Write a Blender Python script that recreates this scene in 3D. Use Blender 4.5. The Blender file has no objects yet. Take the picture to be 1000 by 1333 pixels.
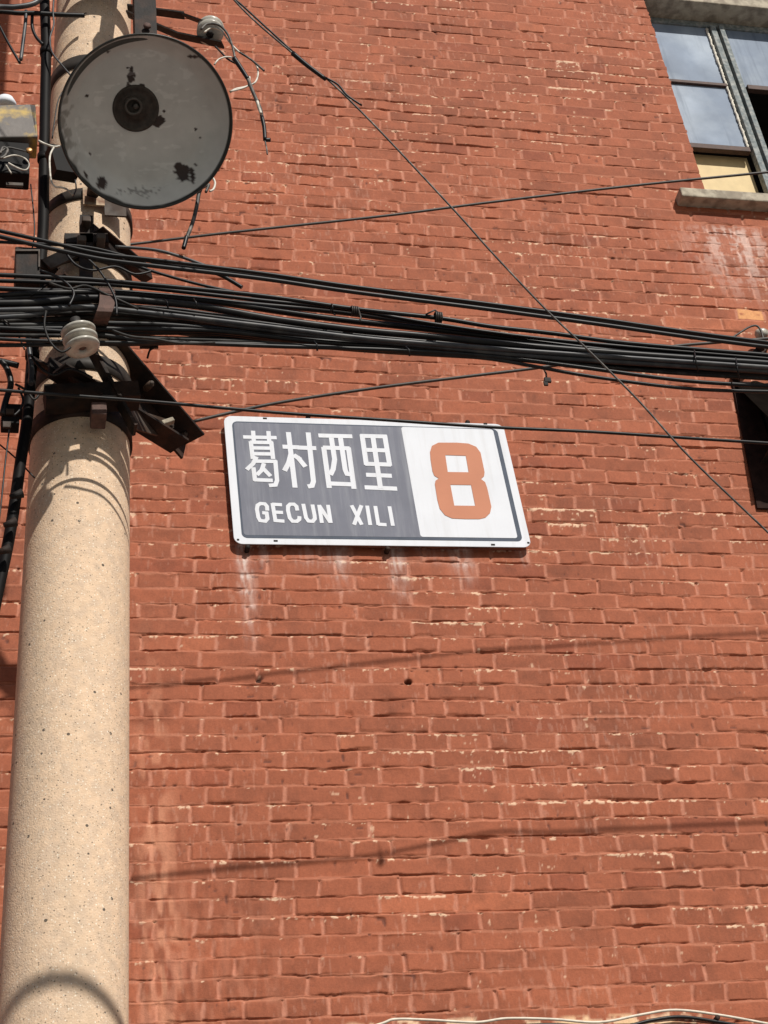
import bpy, bmesh, math
import numpy as np
from mathutils import Vector, Matrix
R = math.radians
S = bpy.context.scene
COL = S.collection

# ------------------------------------------------------------------ camera
FPX, PITCH, YAW, ROLL = 2371.27, .635226, .287791, -.1479568
CAM = Vector((0, -5.0, 1.6))
cp, sp, cy, sy = math.cos(PITCH), math.sin(PITCH), math.cos(YAW), math.sin(YAW)
Fv = Vector((sy*cp, cy*cp, sp)); r0 = Vector((cy, -sy, 0)); u0 = r0.cross(Fv)
Rv = r0*math.cos(ROLL) + u0*math.sin(ROLL); Uv = -r0*math.sin(ROLL) + u0*math.cos(ROLL)
cd = bpy.data.cameras.new('camera'); co = bpy.data.objects.new('camera', cd); COL.objects.link(co)
cd.sensor_fit = 'HORIZONTAL'; cd.sensor_width = 36; cd.lens = FPX/1000*36; cd.clip_end = 500
co.matrix_world = Matrix(((Rv.x, Uv.x, -Fv.x, CAM.x), (Rv.y, Uv.y, -Fv.y, CAM.y), (Rv.z, Uv.z, -Fv.z, CAM.z), (0, 0, 0, 1)))
S.camera = co
# ------------------------------------------------------------------ light
SUN = Vector((.34, -1, .85)).normalized()
w = bpy.data.worlds.new('World'); S.world = w; w.use_nodes = True
nt = w.node_tree; sk = nt.nodes.new('ShaderNodeTexSky'); sk.sky_type = 'NISHITA'; sk.sun_disc = False
sk.sun_elevation = math.asin(SUN.z); sk.sun_rotation = math.atan2(SUN.x, SUN.y)
nt.links.new(sk.outputs[0], nt.nodes['Background'].inputs[0]); nt.nodes['Background'].inputs[1].default_value = .05
sl = bpy.data.lights.new('sun', 'SUN'); sl.energy = 4.5; sl.angle = R(.65); sl.color = (1, .95, .87)
so = bpy.data.objects.new('sun', sl); COL.objects.link(so); so.rotation_euler = SUN.to_track_quat('Z', 'Y').to_euler(); so.location = (3, -8, 12)
S.view_settings.view_transform = 'Standard'; S.view_settings.look = 'None'
S.view_settings.exposure = .1; S.view_settings.gamma = 1
S.render.resolution_x, S.render.resolution_y = 768, 1024

# ------------------------------------------------------------------ helpers
def at(px, py, D):
    """the point seen at photograph pixel (px, py) at distance D in front of the wall (the wall is y = 0)"""
    d = Rv*((px-500)/FPX) + Uv*((666.5-py)/FPX) + Fv
    return CAM + d*((5-D)/d.y)
def uvw(px, py, D=0):
    p = at(px, py, D); return p.x, p.z
_s = [1]
def rnd(a=0., b=1.):
    _s[0] = (_s[0]*1103515245 + 12345) % 2147483648
    return a + (b-a)*_s[0]/2147483648

def mat(name, col, rough=.6, metal=0., var=.0, scale=40, bump=0., bscale=200, attr=None, spec=.5, col2=None, lo=.45, hi=.6, streak=0, sdark=(.1, .09, .08), ssc=30):
    m = bpy.data.materials.new(name); m.use_nodes = True; n = m.node_tree; L = n.links
    b = n.nodes['Principled BSDF']; b.inputs['Roughness'].default_value = rough; b.inputs['Metallic'].default_value = metal
    b.inputs['Specular IOR Level'].default_value = spec
    tc = n.nodes.new('ShaderNodeTexCoord')
    if attr:
        a = n.nodes.new('ShaderNodeAttribute'); a.attribute_name = attr; src = a.outputs['Color']
    else:
        g = n.nodes.new('ShaderNodeRGB'); g.outputs[0].default_value = (*col, 1); src = g.outputs[0]
    if col2:
        no = n.nodes.new('ShaderNodeTexNoise'); no.inputs['Scale'].default_value = scale*.6; no.inputs['Detail'].default_value = 6
        L.new(tc.outputs['Object'], no.inputs['Vector'])
        mr = n.nodes.new('ShaderNodeMapRange'); mr.inputs[1].default_value = lo; mr.inputs[2].default_value = hi
        L.new(no.outputs[0], mr.inputs[0])
        mx = n.nodes.new('ShaderNodeMix'); mx.data_type = 'RGBA'; L.new(mr.outputs[0], mx.inputs[0]); L.new(src, mx.inputs[6])
        mx.inputs[7].default_value = (*col2, 1); src = mx.outputs[2]
    if var:
        no = n.nodes.new('ShaderNodeTexNoise'); no.inputs['Scale'].default_value = scale; no.inputs['Detail'].default_value = 5
        L.new(tc.outputs['Object'], no.inputs['Vector'])
        mr = n.nodes.new('ShaderNodeMapRange'); mr.inputs[1].default_value = .3; mr.inputs[2].default_value = .7
        mr.inputs[3].default_value = 1-var; mr.inputs[4].default_value = 1+var; L.new(no.outputs[0], mr.inputs[0])
        vm = n.nodes.new('ShaderNodeVectorMath'); vm.operation = 'SCALE'; L.new(src, vm.inputs[0]); L.new(mr.outputs[0], vm.inputs['Scale']); src = vm.outputs[0]
    if streak:
        mp = n.nodes.new('ShaderNodeMapping'); mp.inputs['Scale'].default_value = (1, 1, .07); L.new(tc.outputs['Object'], mp.inputs[0])
        no = n.nodes.new('ShaderNodeTexNoise'); no.inputs['Scale'].default_value = ssc; no.inputs['Detail'].default_value = 7; no.inputs['Roughness'].default_value = .65; L.new(mp.outputs[0], no.inputs['Vector'])
        mr = n.nodes.new('ShaderNodeMapRange'); mr.inputs[1].default_value = .48; mr.inputs[2].default_value = .72; mr.inputs[4].default_value = streak; L.new(no.outputs[0], mr.inputs[0])
        mx = n.nodes.new('ShaderNodeMix'); mx.data_type = 'RGBA'; L.new(mr.outputs[0], mx.inputs[0]); L.new(src, mx.inputs[6]); mx.inputs[7].default_value = (*sdark, 1); src = mx.outputs[2]
    L.new(src, b.inputs['Base Color'])
    if bump:
        nb = n.nodes.new('ShaderNodeTexNoise'); nb.inputs['Scale'].default_value = bscale; nb.inputs['Detail'].default_value = 4
        L.new(tc.outputs['Object'], nb.inputs['Vector'])
        bp = n.nodes.new('ShaderNodeBump'); bp.inputs['Strength'].default_value = bump; bp.inputs['Distance'].default_value = .002
        L.new(nb.outputs[0], bp.inputs['Height']); L.new(bp.outputs[0], b.inputs['Normal'])
    return m
M = dict(
    rubber3=mat('dusty_sheath', (.012, .011, .010), .55, var=.4, scale=30, spec=.22, col2=(.045, .04, .036), lo=.5, hi=.66),
    pinblack=mat('black_pin', (.015, .012, .01), .7),
    rubber=mat('black_sheath', (.007, .007, .008), .42, var=.4, scale=25, spec=.28, col2=(.02, .019, .018), lo=.52, hi=.68),
    rubber2=mat('grey_sheath', (.035, .037, .042), .42, var=.3, scale=25, spec=.35, col2=(.07, .07, .07)),
    worn=mat('worn_sheath', (.05, .045, .04), .6, var=.5, scale=60, col2=(.16, .14, .12), lo=.5, hi=.62),
    wire=mat('weathered_wire', (.035, .027, .022), .55, var=.4, scale=60),
    white_wire=mat('white_wire', (.62, .58, .5), .5, var=.15, scale=60, col2=(.3, .27, .22)),
    steel=mat('rusty_steel', (.014, .0105, .009), .7, 0, .45, 30, .5, 150, col2=(.034, .018, .012), spec=.25),
    rust=mat('rust', (.085, .045, .035), .8, 0, .35, 50, .5, 200),
    lsteel=mat('weathered_steel', (.085, .07, .06), .7, 0, .3, 30, .3, 150, col2=(.05, .03, .02), spec=.25),
    band=mat('band_steel', (.030, .024, .020), .6, 0, .3, 40, spec=.3),
    black=mat('black_pipe', (.006, .005, .005), .6, 0, .3, 20, spec=.12),
    porc=mat('porcelain', (.42, .40, .35), .3, 0, .12, 60, col2=(.22, .19, .15), lo=.52, hi=.72),
    hole=mat('dark_hole', (.02, .014, .01), .9),
    yellow=mat('yellow_paint', (.46, .31, .07), .6, 0, .2, 20, .2, 100, col2=(.12, .105, .095), lo=.43, hi=.53),
    white=mat('white_enamel', (.65, .67, .715), .7, 0, .03, 8, spec=.15, streak=.28, sdark=(.42, .40, .38)),
    blue=mat('blue_grey_film', (.165, .172, .208), .7, 0, .10, 7, spec=.12, streak=.6, sdark=(.29, .30, .33)),
    blue2=mat('dark_blue_line', (.085, .10, .13), .75, 0, .12, 20, spec=.12),
    orange=mat('orange_film', (.49, .215, .135), .75, 0, .05, 8, spec=.12),
    conc=mat('concrete', (.40, .35, .27), .85, 0, .16, 35, .6, 260, col2=(.25, .21, .16)),
    frame=mat('grey_frame_paint', (.17, .195, .20), .7, 0, .3, 60, .4, 120, col2=(.28, .29, .28), spec=.2),
    brownf=mat('brown_frame', (.06, .028, .02), .7, 0, .3, 40),
    putty=mat('window_putty', (.62, .58, .50), .8, 0, .25, 80, .6, 200),
    board=mat('yellow_board', (.60, .46, .24), .7, 0, .08, 20),
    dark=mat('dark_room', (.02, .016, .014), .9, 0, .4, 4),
    plaster=mat('bare_plaster', (.62, .43, .30), .9, 0, .15, 40, .6, 200),
    asphalt=mat('ground', (.19, .183, .17), .9, 0, .2, 2, .5, 60),
)
def link(o, parent=None):
    COL.objects.link(o)
    if parent: o.parent = parent
    return o
def thing(name, label, cat, loc=(0, 0, 0), group=None):
    o = bpy.data.objects.new(name, None); o.empty_display_size = .05; link(o); o.location = loc
    o['label'] = label; o['category'] = cat
    if group: o['group'] = group
    return o
def tag(o, label, cat, group=None):
    o['label'] = label; o['category'] = cat
    if group: o['group'] = group
    return o
class MB:
    def __init__(s): s.bm = bmesh.new()
    def tube(s, pts, r, n=8, caps=True, r2=None):
        P = [Vector(p) for p in pts]; rings = []
        up = None
        for i, p in enumerate(P):
            t = (P[min(i+1, len(P)-1)] - P[max(i-1, 0)]).normalized()
            if up is None: up = t.orthogonal().normalized()
            else: up = (up - t*up.dot(t)).normalized()
            b = t.cross(up); rr = r if not callable(r) else r(i/(len(P)-1))
            rings.append([s.bm.verts.new(p + (up*math.cos(a) + b*math.sin(a))*rr) for a in [2*math.pi*k/n for k in range(n)]])
        for A, B in zip(rings, rings[1:]):
            for k in range(n): s.bm.faces.new((A[k], A[(k+1) % n], B[(k+1) % n], B[k])).smooth = True
        if caps: s.bm.faces.new(rings[0][::-1]); s.bm.faces.new(rings[-1])
        return s
    def box(s, c, ax, ay, az):
        """c centre, ax ay az half-extent vectors"""
        c, ax, ay, az = map(Vector, (c, ax, ay, az)); v = {}
        for i in (-1, 1):
            for j in (-1, 1):
                for k in (-1, 1): v[i, j, k] = s.bm.verts.new(c + ax*i + ay*j + az*k)
        for f in (((-1,-1,-1),(-1,-1,1),(-1,1,1),(-1,1,-1)), ((1,-1,-1),(1,1,-1),(1,1,1),(1,-1,1)), ((-1,-1,-1),(1,-1,-1),(1,-1,1),(-1,-1,1)),
                  ((-1,1,-1),(-1,1,1),(1,1,1),(1,1,-1)), ((-1,-1,-1),(-1,1,-1),(1,1,-1),(1,-1,-1)), ((-1,-1,1),(1,-1,1),(1,1,1),(-1,1,1))):
            s.bm.faces.new([v[q] for q in f])
        return s
    def bar(s, a, b, wd, th, up=(0, 0, 1)):
        a, b, up = Vector(a), Vector(b), Vector(up); t = (b-a); L = t.length/2; t.normalize()
        sd = t.cross(up).normalized(); n = sd.cross(t).normalized()
        return s.box((a+b)/2, t*L, sd*wd/2, n*th/2)
    def angle(s, a, b, w1, w2, th, d1, d2):
        """L profile swept from a to b; flange one along d1 (width w1), flange two along d2"""
        a, b = Vector(a), Vector(b); t = (b-a).normalized()
        d1 = Vector(d1); d1 = (d1 - t*d1.dot(t)).normalized(); d2 = Vector(d2); d2 = (d2 - t*d2.dot(t)); d2 = (d2 - d1*d2.dot(d1)).normalized()
        pr = [(0, 0), (w1, 0), (w1, th), (th, th), (th, w2), (0, w2)]
        A = [s.bm.verts.new(a + d1*x + d2*y) for x, y in pr]; B = [s.bm.verts.new(b + d1*x + d2*y) for x, y in pr]
        for k in range(6): s.bm.faces.new((A[k], A[(k+1) % 6], B[(k+1) % 6], B[k]))
        for q in (A[::-1], B):
            s.bm.faces.new((q[0], q[1], q[2], q[3])) if q is B else s.bm.faces.new((q[5], q[4], q[3], q[2]))
            s.bm.faces.new((q[0], q[3], q[4], q[5])) if q is B else s.bm.faces.new((q[5], q[2], q[1], q[0]))
        return s
    def lathe(s, o, ax, prof, n=40, up=None):
        """prof: list of (distance along the axis, radius)"""
        o, ax = Vector(o), Vector(ax).normalized(); u = ax.orthogonal().normalized() if up is None else (Vector(up) - ax*ax.dot(Vector(up))).normalized(); v = ax.cross(u); rings = []
        for h, r in prof:
            if r < 1e-6: rings.append([s.bm.verts.new(o + ax*h)])
            else: rings.append([s.bm.verts.new(o + ax*h + (u*math.cos(a) + v*math.sin(a))*r) for a in [2*math.pi*k/n for k in range(n)]])
        for A, B in zip(rings, rings[1:]):
            for k in range(n):
                if len(A) == 1 and len(B) == 1: continue
                if len(A) == 1: f = (A[0], B[(k+1) % n], B[k])
                elif len(B) == 1: f = (A[k], A[(k+1) % n], B[0])
                else: f = (A[k], A[(k+1) % n], B[(k+1) % n], B[k])
                s.bm.faces.new(f).smooth = True
        return s
    def prism(s, loop, holes_none=None, y0=0., y1=0.):
        """loop of (x, z) on the wall, from y0 (back) to y1 (front, more negative)"""
        F = [s.bm.verts.new((x, y1, z)) for x, z in loop]; B = [s.bm.verts.new((x, y0, z)) for x, z in loop]
        s.bm.faces.new(F); s.bm.faces.new(B[::-1]); n = len(loop)
        for k in range(n): s.bm.faces.new((F[k], B[k], B[(k+1) % n], F[(k+1) % n]))
        return s
    def build(s, name, m, parent=None, bevel=0., seg=2):
        bmesh.ops.recalc_face_normals(s.bm, faces=s.bm.faces)
        me = bpy.data.meshes.new(name); s.bm.to_mesh(me); s.bm.free()
        if isinstance(m, str): m = M[m]
        me.materials.append(m); o = bpy.data.objects.new(name, me); link(o, parent)
        if parent: o.matrix_parent_inverse = Matrix.Translation(parent.location).inverted() if parent.type == 'EMPTY' else Matrix()
        if bevel:
            b = o.modifiers.new('bevel', 'BEVEL'); b.width = bevel; b.segments = seg; b.limit_method = 'ANGLE'; b.angle_limit = R(35)
        return o
def part(mb, name, m, parent, label=None, **k):
    """child mesh with world-space vertices (every parent has only a translation)"""
    o = mb.build(name, m, parent, **k)
    o.matrix_parent_inverse = Matrix.Translation(-parent.location) if parent.type == 'EMPTY' else Matrix()
    if label: o['label'] = label
    return o
def smooth(P, k=6):
    P = [Vector(p) for p in P]; out = []
    for i in range(len(P)-1):
        a, b, c, d = P[max(i-1, 0)], P[i], P[i+1], P[min(i+2, len(P)-1)]
        for j in range(k):
            t = j/k
            out.append(.5*((2*b) + (c-a)*t + (2*a-5*b+4*c-d)*t*t + (3*b-a-3*c+d)*t**3))
    return out + [P[-1]]
def path(pts, D=None, k=6, D1=None):
    """pixel polyline -> smoothed world points; an entry is (px, py) or (px, py, D)"""
    xs = [p[0] for p in pts]; x0, x1 = xs[0], xs[-1]; W = []
    for i, p in enumerate(pts):
        d = p[2] if len(p) > 2 else (D if D1 is None else D + (D1-D)*(i/(len(pts)-1) if x1 == x0 else (p[0]-x0)/(x1-x0)))
        W.append(at(p[0], p[1], d))
    return smooth(W, k)
def extend(W, a=0, b=0):
    W = [Vector(p) for p in W]
    if a: W.insert(0, W[0] + (W[0]-W[3]).normalized()*a)
    if b: W.append(W[-1] + (W[-1]-W[-4]).normalized()*b)
    return W

# ------------------------------------------------------------------ noise
def hsh(i, j, s=0):
    i = np.asarray(i).astype(np.int64); j = np.asarray(j).astype(np.int64)
    h = (i*374761393 + j*668265263 + s*974634777) & 0xffffffff
    h = ((h ^ (h >> 13))*1274126177) & 0xffffffff
    return ((h ^ (h >> 16)) & 0xffffff)/float(0x1000000)
def vn(x, y, sc, s=0):
    x = x/sc; y = y/sc; i = np.floor(x); j = np.floor(y); u = x-i; v = y-j; u = u*u*(3-2*u); v = v*v*(3-2*v)
    return (hsh(i, j, s)*(1-u)+hsh(i+1, j, s)*u)*(1-v) + (hsh(i, j+1, s)*(1-u)+hsh(i+1, j+1, s)*u)*v
def fbm(x, y, sc, s=0, o=3):
    t = 0; a = .5; n = 0
    for k in range(o): t = t + a*vn(x, y, sc/2**k, s+k*17); n += a; a *= .55
    return t/n
def sst(x, a, b):
    t = np.clip((x-a)/(b-a), 0, 1); return t*t*(3-2*t)

# ------------------------------------------------------------------ ground
g = MB(); g.box((0, 0, -.15), (150, 0, 0), (0, 150, 0), (0, 0, .15)); g = g.build('ground', 'asphalt'); g['kind'] = 'structure'

# ------------------------------------------------------------------ brick building
bld = thing('brick_building', 'red painted brick building front that fills the picture behind the concrete pole', 'building', (2, 0, 0))
CH = .063; Z0 = at(795, 718, 0).z; XJ = 2.216
W1 = (3.14, 4.9, at(913.8, 241, 0).z, at(860, 20, 0).z)      # upper window opening x0 x1 z0 z1
W1 = (3.14, 4.9, 7.205, 8.585)
W2 = (3.00, 4.7, 4.4, 6.13)                                  # lower window opening
def make_wall():
    c0, c1 = -32, 60
    v = np.array([0, .0018, .0036, .0054, .0072, .009, .0145, .021, .028, .035, .042, .0485, .054, .0558, .0576, .0594, .0612])
    zs = (np.arange(c0, c1)[:, None]*CH + v[None, :]).ravel() + Z0
    xs = np.arange(-.40, 4.3, .0043)
    zs = zs[(zs > 3.15)]
    X, Z = np.meshgrid(xs, zs)
    zw = Z - Z0 + .005*(fbm(X, Z, .9, 1, 2)-.5)*2 + .0020*(vn(X, Z, .13, 5)-.5)*2 + .0016*(vn(X, Z, .03, 6)-.5)*2
    k = np.floor(zw/CH); vv = zw - k*CH
    head = (k.astype(int) % 2 != 0)                     # row -1 (just under the reference) is a header row
    p = np.where(head, .125, .25)
    off = np.where(head, XJ, XJ+.0625) + (hsh(k, k*0, 3)-.5)*.018
    xw = X - off + .004*(vn(X, Z, .06, 9)-.5)*2 + .0018*(vn(X, Z, .018, 10)-.5)*2 - (vv-.03)*.10
    i = np.floor(xw/p)
    J = lambda n: (hsh(n, k, 11)-.5)*.02
    dl = xw - i*p - J(i); i = np.where(dl < 0, i-1, i); dl = xw - i*p - J(i); dr = (i+1)*p + J(i+1) - xw
    i = np.where(dr < 0, i+1, i); dl = xw - i*p - J(i); dr = (i+1)*p + J(i+1) - xw
    rb = lambda s: hsh(i, k, s)
    # joint depth: patchy, some joints smeared over with mortar and paint
    jh = vn(X, k*3.7+.5, .14, 21)*.38 + vn(X, Z, .035, 22)*.30 + rb(60)*.47
    depth = .0006 + .0078*sst(jh, .52, .95)
    dv = .0012 + .0062*sst(.6*vn(X, Z, .05, 25)+.4*hsh(i, k, 26), .38, .75)
    hm = .0040 + .0020*(vn(X, Z, .04, 23)-.4) + .0016*(vn(X, Z, .012, 24)-.5)
    vb = vv + (rb(27)-.5)*.0028 + (rb(28)-.5)*.0026*(dl/p-.5)*2
    hb = (rb(30)-.5)*.0016
    bot = vb - hm + hb; top = CH - vb - hm + hb
    side = np.minimum(dl, dr) - .0052 - .002*(vn(X, Z, .03, 29)-.5)
    eb = sst(bot, -.0012, .0012); et = sst(top, -.003, .0050); es = sst(side, -.003, .0045)
    face = np.minimum(np.minimum(eb, et), es)
    low = (bot < 0) | (top < 0)
    dd = np.where(low | (eb*et < es), depth, dv)
    bo = (rb(31)-.5)*.0032 + (rb(32)-.5)*.0030*(dl/p-.5)*2 + (rb(33)-.45)*.0032*(.5-vv/CH)*2
    rough = (fbm(X, Z, .030, 41, 3)-.5)*.0018 + (vn(X, Z, .0085, 45)-.5)*.0007
    h = bo*face - dd*(1-face) + rough
    # mortar squeezed along some top edges
    lip = sst(vn(X, k*5.1+2, .09, 51), .58, .85)*np.exp(-((top-.001)/.004)**2)*.0022
    h = h + lip
    # chipped corners and pits
    pit = sst(vn(X, Z, .017, 53), .90, .97)*sst(vn(X, Z, .2, 54), .45, .7); h = h - pit*.004
    chip = sst(fbm(X, Z, .05, 56, 3), .70, .80)*sst(top, .018, .0); h = h - chip*.004
    for (px, py, r, dp) in ((532, 888, .013, .035), (337, 885, .013, .008), (455, 930, .015, .006), (530, 887, .01, .03), (330, 720, .01, .0)):
        x0, z0 = uvw(px, py); d = np.hypot(X-x0, Z-z0) + .003*(vn(X, Z, .01, 77)-.5); h = h - sst(d, r, r*.6)*dp
    # ---------- colour of the paint
    # brick red paint, each brick a little different; cream where paint has flaked; pinkish over mortar
    base = np.array([.298, .0865, .0410]); C = np.ones(X.shape+(3,))*base
    tint = 1 + (rb(71)-.5)*.20 + (fbm(X, Z, .5, 72, 3)-.5)*.26 + (fbm(X, Z, .035, 73, 3)-.5)*.22 + (fbm(X*1.5, Z*.6, .012, 173, 2)-.5)*.16
    C *= tint[..., None]
    odd = (rb(74) > .955)[..., None]; C = np.where(odd, C*np.array([.86, .80, .80]), C)
    odd = (rb(75) > .985)[..., None]; C = np.where(odd, C*np.array([1.2, 1.25, 1.25]), C)
    dirt = sst(fbm(X, Z, .10, 76, 3), .52, .75)*.16; C *= (1-dirt)[..., None]
    def mixc(Cc, m, c): return Cc*(1-m[..., None]) + np.array(c)*m[..., None]
    C = mixc(C, sst(1-face, .25, .8)*(.40+.55*vn(X, Z, .05, 80)), (.385, .138, .078))
    vj = (1-es)*np.minimum(eb, et); C = mixc(C, vj*.75*(.45+.55*vn(X, Z, .05, 180)), (.48, .205, .135))
    C = mixc(C, np.exp(-((top-.001)/.0035)**2)*.26*sst(vn(X, k*3+1, .07, 81), .45, .85), (.52, .23, .14))
    fl = sst(.55*fbm(X, Z, .010, 82, 3) + .45*fbm(X, Z*3, .028, 182, 3) + .22*np.exp(-((top-.003)/.0065)**2) + .05*np.exp(-(side/.006)**2) + .10*(vn(X, Z, .009, 185)-.5) + .04*sst(top, .03, .0) + .30*(vn(X, Z, .45, 83)-.5) + .30*(rb(184)-.5) + .16*(vn(X, Z, .9, 186)-.5), .93, 1.0)
    C = mixc(C, fl*.8, (.72, .50, .34))
    fl2 = sst(fbm(X, Z, .03, 84, 4) + .16*(vn(X, Z, .6, 85)-.5), .845, .88); C = mixc(C, fl2*.7, (.66, .42, .28))
    sc = sst(fbm(X*2.2, Z*.5, .02, 89, 3) + .25*(vn(X, Z, .3, 189)-.5), .70, .80); C = mixc(C, sc*.22, (.55, .30, .22))
    C = mixc(C, pit*.8, (.10, .035, .025))
    # weathered strip beside the pole
    x0 = uvw(188, 900)[0]; st = np.exp(-((X-x0-.02)/.055)**2)*sst(Z, 5.2, 4.0)*sst(vn(X*3, Z, .05, 86), .35, .75)
    C = mixc(C, st*.65, (.60, .27, .16)); 
    for a, s_, zt in ((188, 1.0, 4.5), (300, .5, 4.3)):
        x0 = uvw(a, 1100)[0]; q = np.exp(-((X-x0)/.13)**2)*sst(Z, 4.2, 3.7)*sst(vn(X*4, Z, .06, 87), .45, .8)*s_; C = mixc(C, q*.55, (.50, .21, .13))
        q = np.exp(-((X-x0)/.16)**2)*sst(Z, 4.4, 3.7)*sst(vn(X*6, Z*.8, .05, 88), .5, .8)*s_; C *= (1-.18*q)[..., None]
    # lime runs under the sign and under the sill
    zs0 = uvw(500, 712)[1]
    for px, wd, ln, a in ((318, .022, .50, .75), (345, .02, .20, .3), (440, .035, .24, .45), (515, .03, .30, .55), (600, .04, .22, .4), (680, .02, .12, .3), (400, .05, .15, .25), (560, .05, .10, .2)):
        x0 = uvw(px, 720)[0]; t = (zs0-Z)/ln
        q = np.exp(-((X-x0+.006*(vn(X*0, Z, .06, 90)-.5))/wd)**2)*sst(t, -.02, .02)*sst(t, 1., .1)*(.25+.75*sst(fbm(X*5, Z, .05, 91, 4), .35, .65))*(.55+.6*np.exp(-((top-.004)/.012)**2)); C = mixc(C, np.clip(q*a*1.6, 0, .9), (.62, .50, .45))
    x0, z0 = uvw(940, 300); t = (z0+.02-Z)/.55
    q = np.exp(-((X-x0-.04)/.17)**2)*sst(t, -.05, .05)*sst(t, 1., .15)*(.10+.90*sst(.6*fbm(X*4, Z*.6, .08, 92, 4)+.4*fbm(X*1.5, Z*2, .03, 192, 3), .42, .60)); C = mixc(C, q*.7, (.66, .50, .44))
    # one bare orange brick
    x0, z0 = uvw(975, 411); a_ = np.argmin(np.abs(zs-z0)); b_ = np.argmin(np.abs(xs-x0)); q = ((i == i[a_, b_]) & (k == k[a_, b_])).astype(float)*face*sst(vn(X, Z, .02, 93), .0, .35); C = mixc(C, q*.85, (.66, .32, .13))
    for (px, py, r) in ((532, 888, .014), (337, 885, .011)):  # shade inside the holes painted into the colour
        x0, z0 = uvw(px, py); d = np.hypot(X-x0, Z-z0) + .004*(vn(X, Z, .01, 77)-.5); C = mixc(C, sst(d, r, r*.7)*.9, (.03, .014, .010))
    # bare plaster at the foot of the visible wall
    zb = uvw(700, 1322)[1]; m = sst(Z - zb + .012 - .030*(vn(X, Z*0, .16, 94)-.5) - .02*(vn(X, Z*0, .05, 97)-.5), .010, -.004)*sst(X, 1.0, 1.2)*sst(X, 2.30, 2.2)*sst(fbm(X, Z, .05, 95, 3), .47, .53); C = mixc(C, m*.9, (.72, .50, .33))
    zb2 = uvw(830, 1318)[1]; m = sst(np.abs(X-uvw(800, 1325)[0]), .25, .12)*sst(Z, zb2, zb2-.01)*sst(fbm(X, Z, .05, 96, 3), .5, .6); C = mixc(C, m, (.70, .47, .28))
    sel = np.ones(X.shape, bool)
    # snap columns at the openings
    Yc = -h
    ny, nx = X.shape
    P = np.stack([X, Yc, Z], -1).reshape(-1, 3)
    idx = np.arange(ny*nx).reshape(ny, nx)
    q = np.stack([idx[:-1, :-1], idx[:-1, 1:], idx[1:, 1:], idx[1:, :-1]], -1).reshape(-1, 4)
    cx = ((X[:-1, :-1]+X[1:, 1:])/2).ravel(); cz = ((Z[:-1, :-1]+Z[1:, 1:])/2).ravel()
    jw = .004*(vn(cx*0, cz, .02, 99)-.5)
    keep = ~(((cx > W1[0]+jw) & (cx < W1[1]) & (cz > W1[2]) & (cz < W1[3])) | ((cx > W2[0]+jw) & (cx < W2[1]) & (cz > W2[2]) & (cz < W2[3])))
    q = q[keep]; xa, xb, za, zb = xs[0], xs[-1], zs[0], zs[-1]
    # the rest of the facade: flat sheets butted to the fine part
    n0 = len(P)
    def rect(x0, x1, z0, z1): return [(x0, .0, z0), (x1, .0, z0), (x1, .0, z1), (x0, .0, z1)]
    ex = rect(-9, xa, -.1, 11.5) + rect(xa, xb, -.1, za) + rect(xa, xb, zb, 11.5) + rect(xb, 12, -.1, W2[2]) + rect(xb, 12, W2[3], W1[2]) + rect(xb, 12, W1[3], 11.5) + rect(W2[1], 12, W2[2], W2[3]) + rect(W1[1], 12, W1[2], W1[3])
    P = np.vstack([P, np.array(ex)]); q2 = n0 + np.arange(len(ex)).reshape(-1, 4); q = np.vstack([q, q2])
    me = bpy.data.meshes.new('wall'); me.vertices.add(len(P)); me.vertices.foreach_set('co', P.astype(np.float32).ravel())
    me.loops.add(q.size); me.loops.foreach_set('vertex_index', q.astype(np.int32).ravel())
    me.polygons.add(len(q)); me.polygons.foreach_set('loop_start', (np.arange(len(q))*4).astype(np.int32))
    me.polygons.foreach_set('loop_total', np.full(len(q), 4, np.int32))
    mi = np.zeros(len(q), np.int32); mi[-len(q2):] = 1; me.polygons.foreach_set('material_index', mi)
    me.polygons.foreach_set('use_smooth', np.ones(len(q), bool))
    me.update(calc_edges=True)
    a = me.color_attributes.new('paint', 'FLOAT_COLOR', 'POINT')
    cc = np.ones((len(P), 4), np.float32); cc[:n0, :3] = np.clip(C.reshape(-1, 3), 0, 1); a.data.foreach_set('color', cc.ravel())
    m = mat('painted_brick', None, .78, var=.10, scale=130, bump=.6, bscale=380, attr='paint', spec=.3)
    me.materials.append(m)
    # far facade: procedural courses
    m2 = mat('painted_brick_far', (.36, .12, .07), .8); n = m2.node_tree; br = n.nodes.new('ShaderNodeTexBrick'); tc = n.nodes.new('ShaderNodeTexCoord')
    mp = n.nodes.new('ShaderNodeMapping'); mp.inputs['Rotation'].default_value = (R(90), 0, 0); n.links.new(tc.outputs['Object'], mp.inputs[0]); n.links.new(mp.outputs[0], br.inputs[0])
    br.inputs['Scale'].default_value = 1; br.inputs['Brick Width'].default_value = .25; br.inputs['Row Height'].default_value = .063; br.inputs['Mortar Size'].default_value = .004
    br.inputs['Color1'].default_value = (.36, .12, .07, 1); br.inputs['Color2'].default_value = (.33, .105, .06, 1); br.inputs['Mortar'].default_value = (.25, .09, .055, 1)
    n.links.new(br.outputs[0], n.nodes['Principled BSDF'].inputs['Base Color'])
    me.materials.append(m2)
    o = bpy.data.objects.new('wall', me); link(o, bld); o.matrix_parent_inverse = Matrix.Translation(-bld.location)
make_wall()
# room darkness behind the openings, jambs
m_ = MB()
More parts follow.
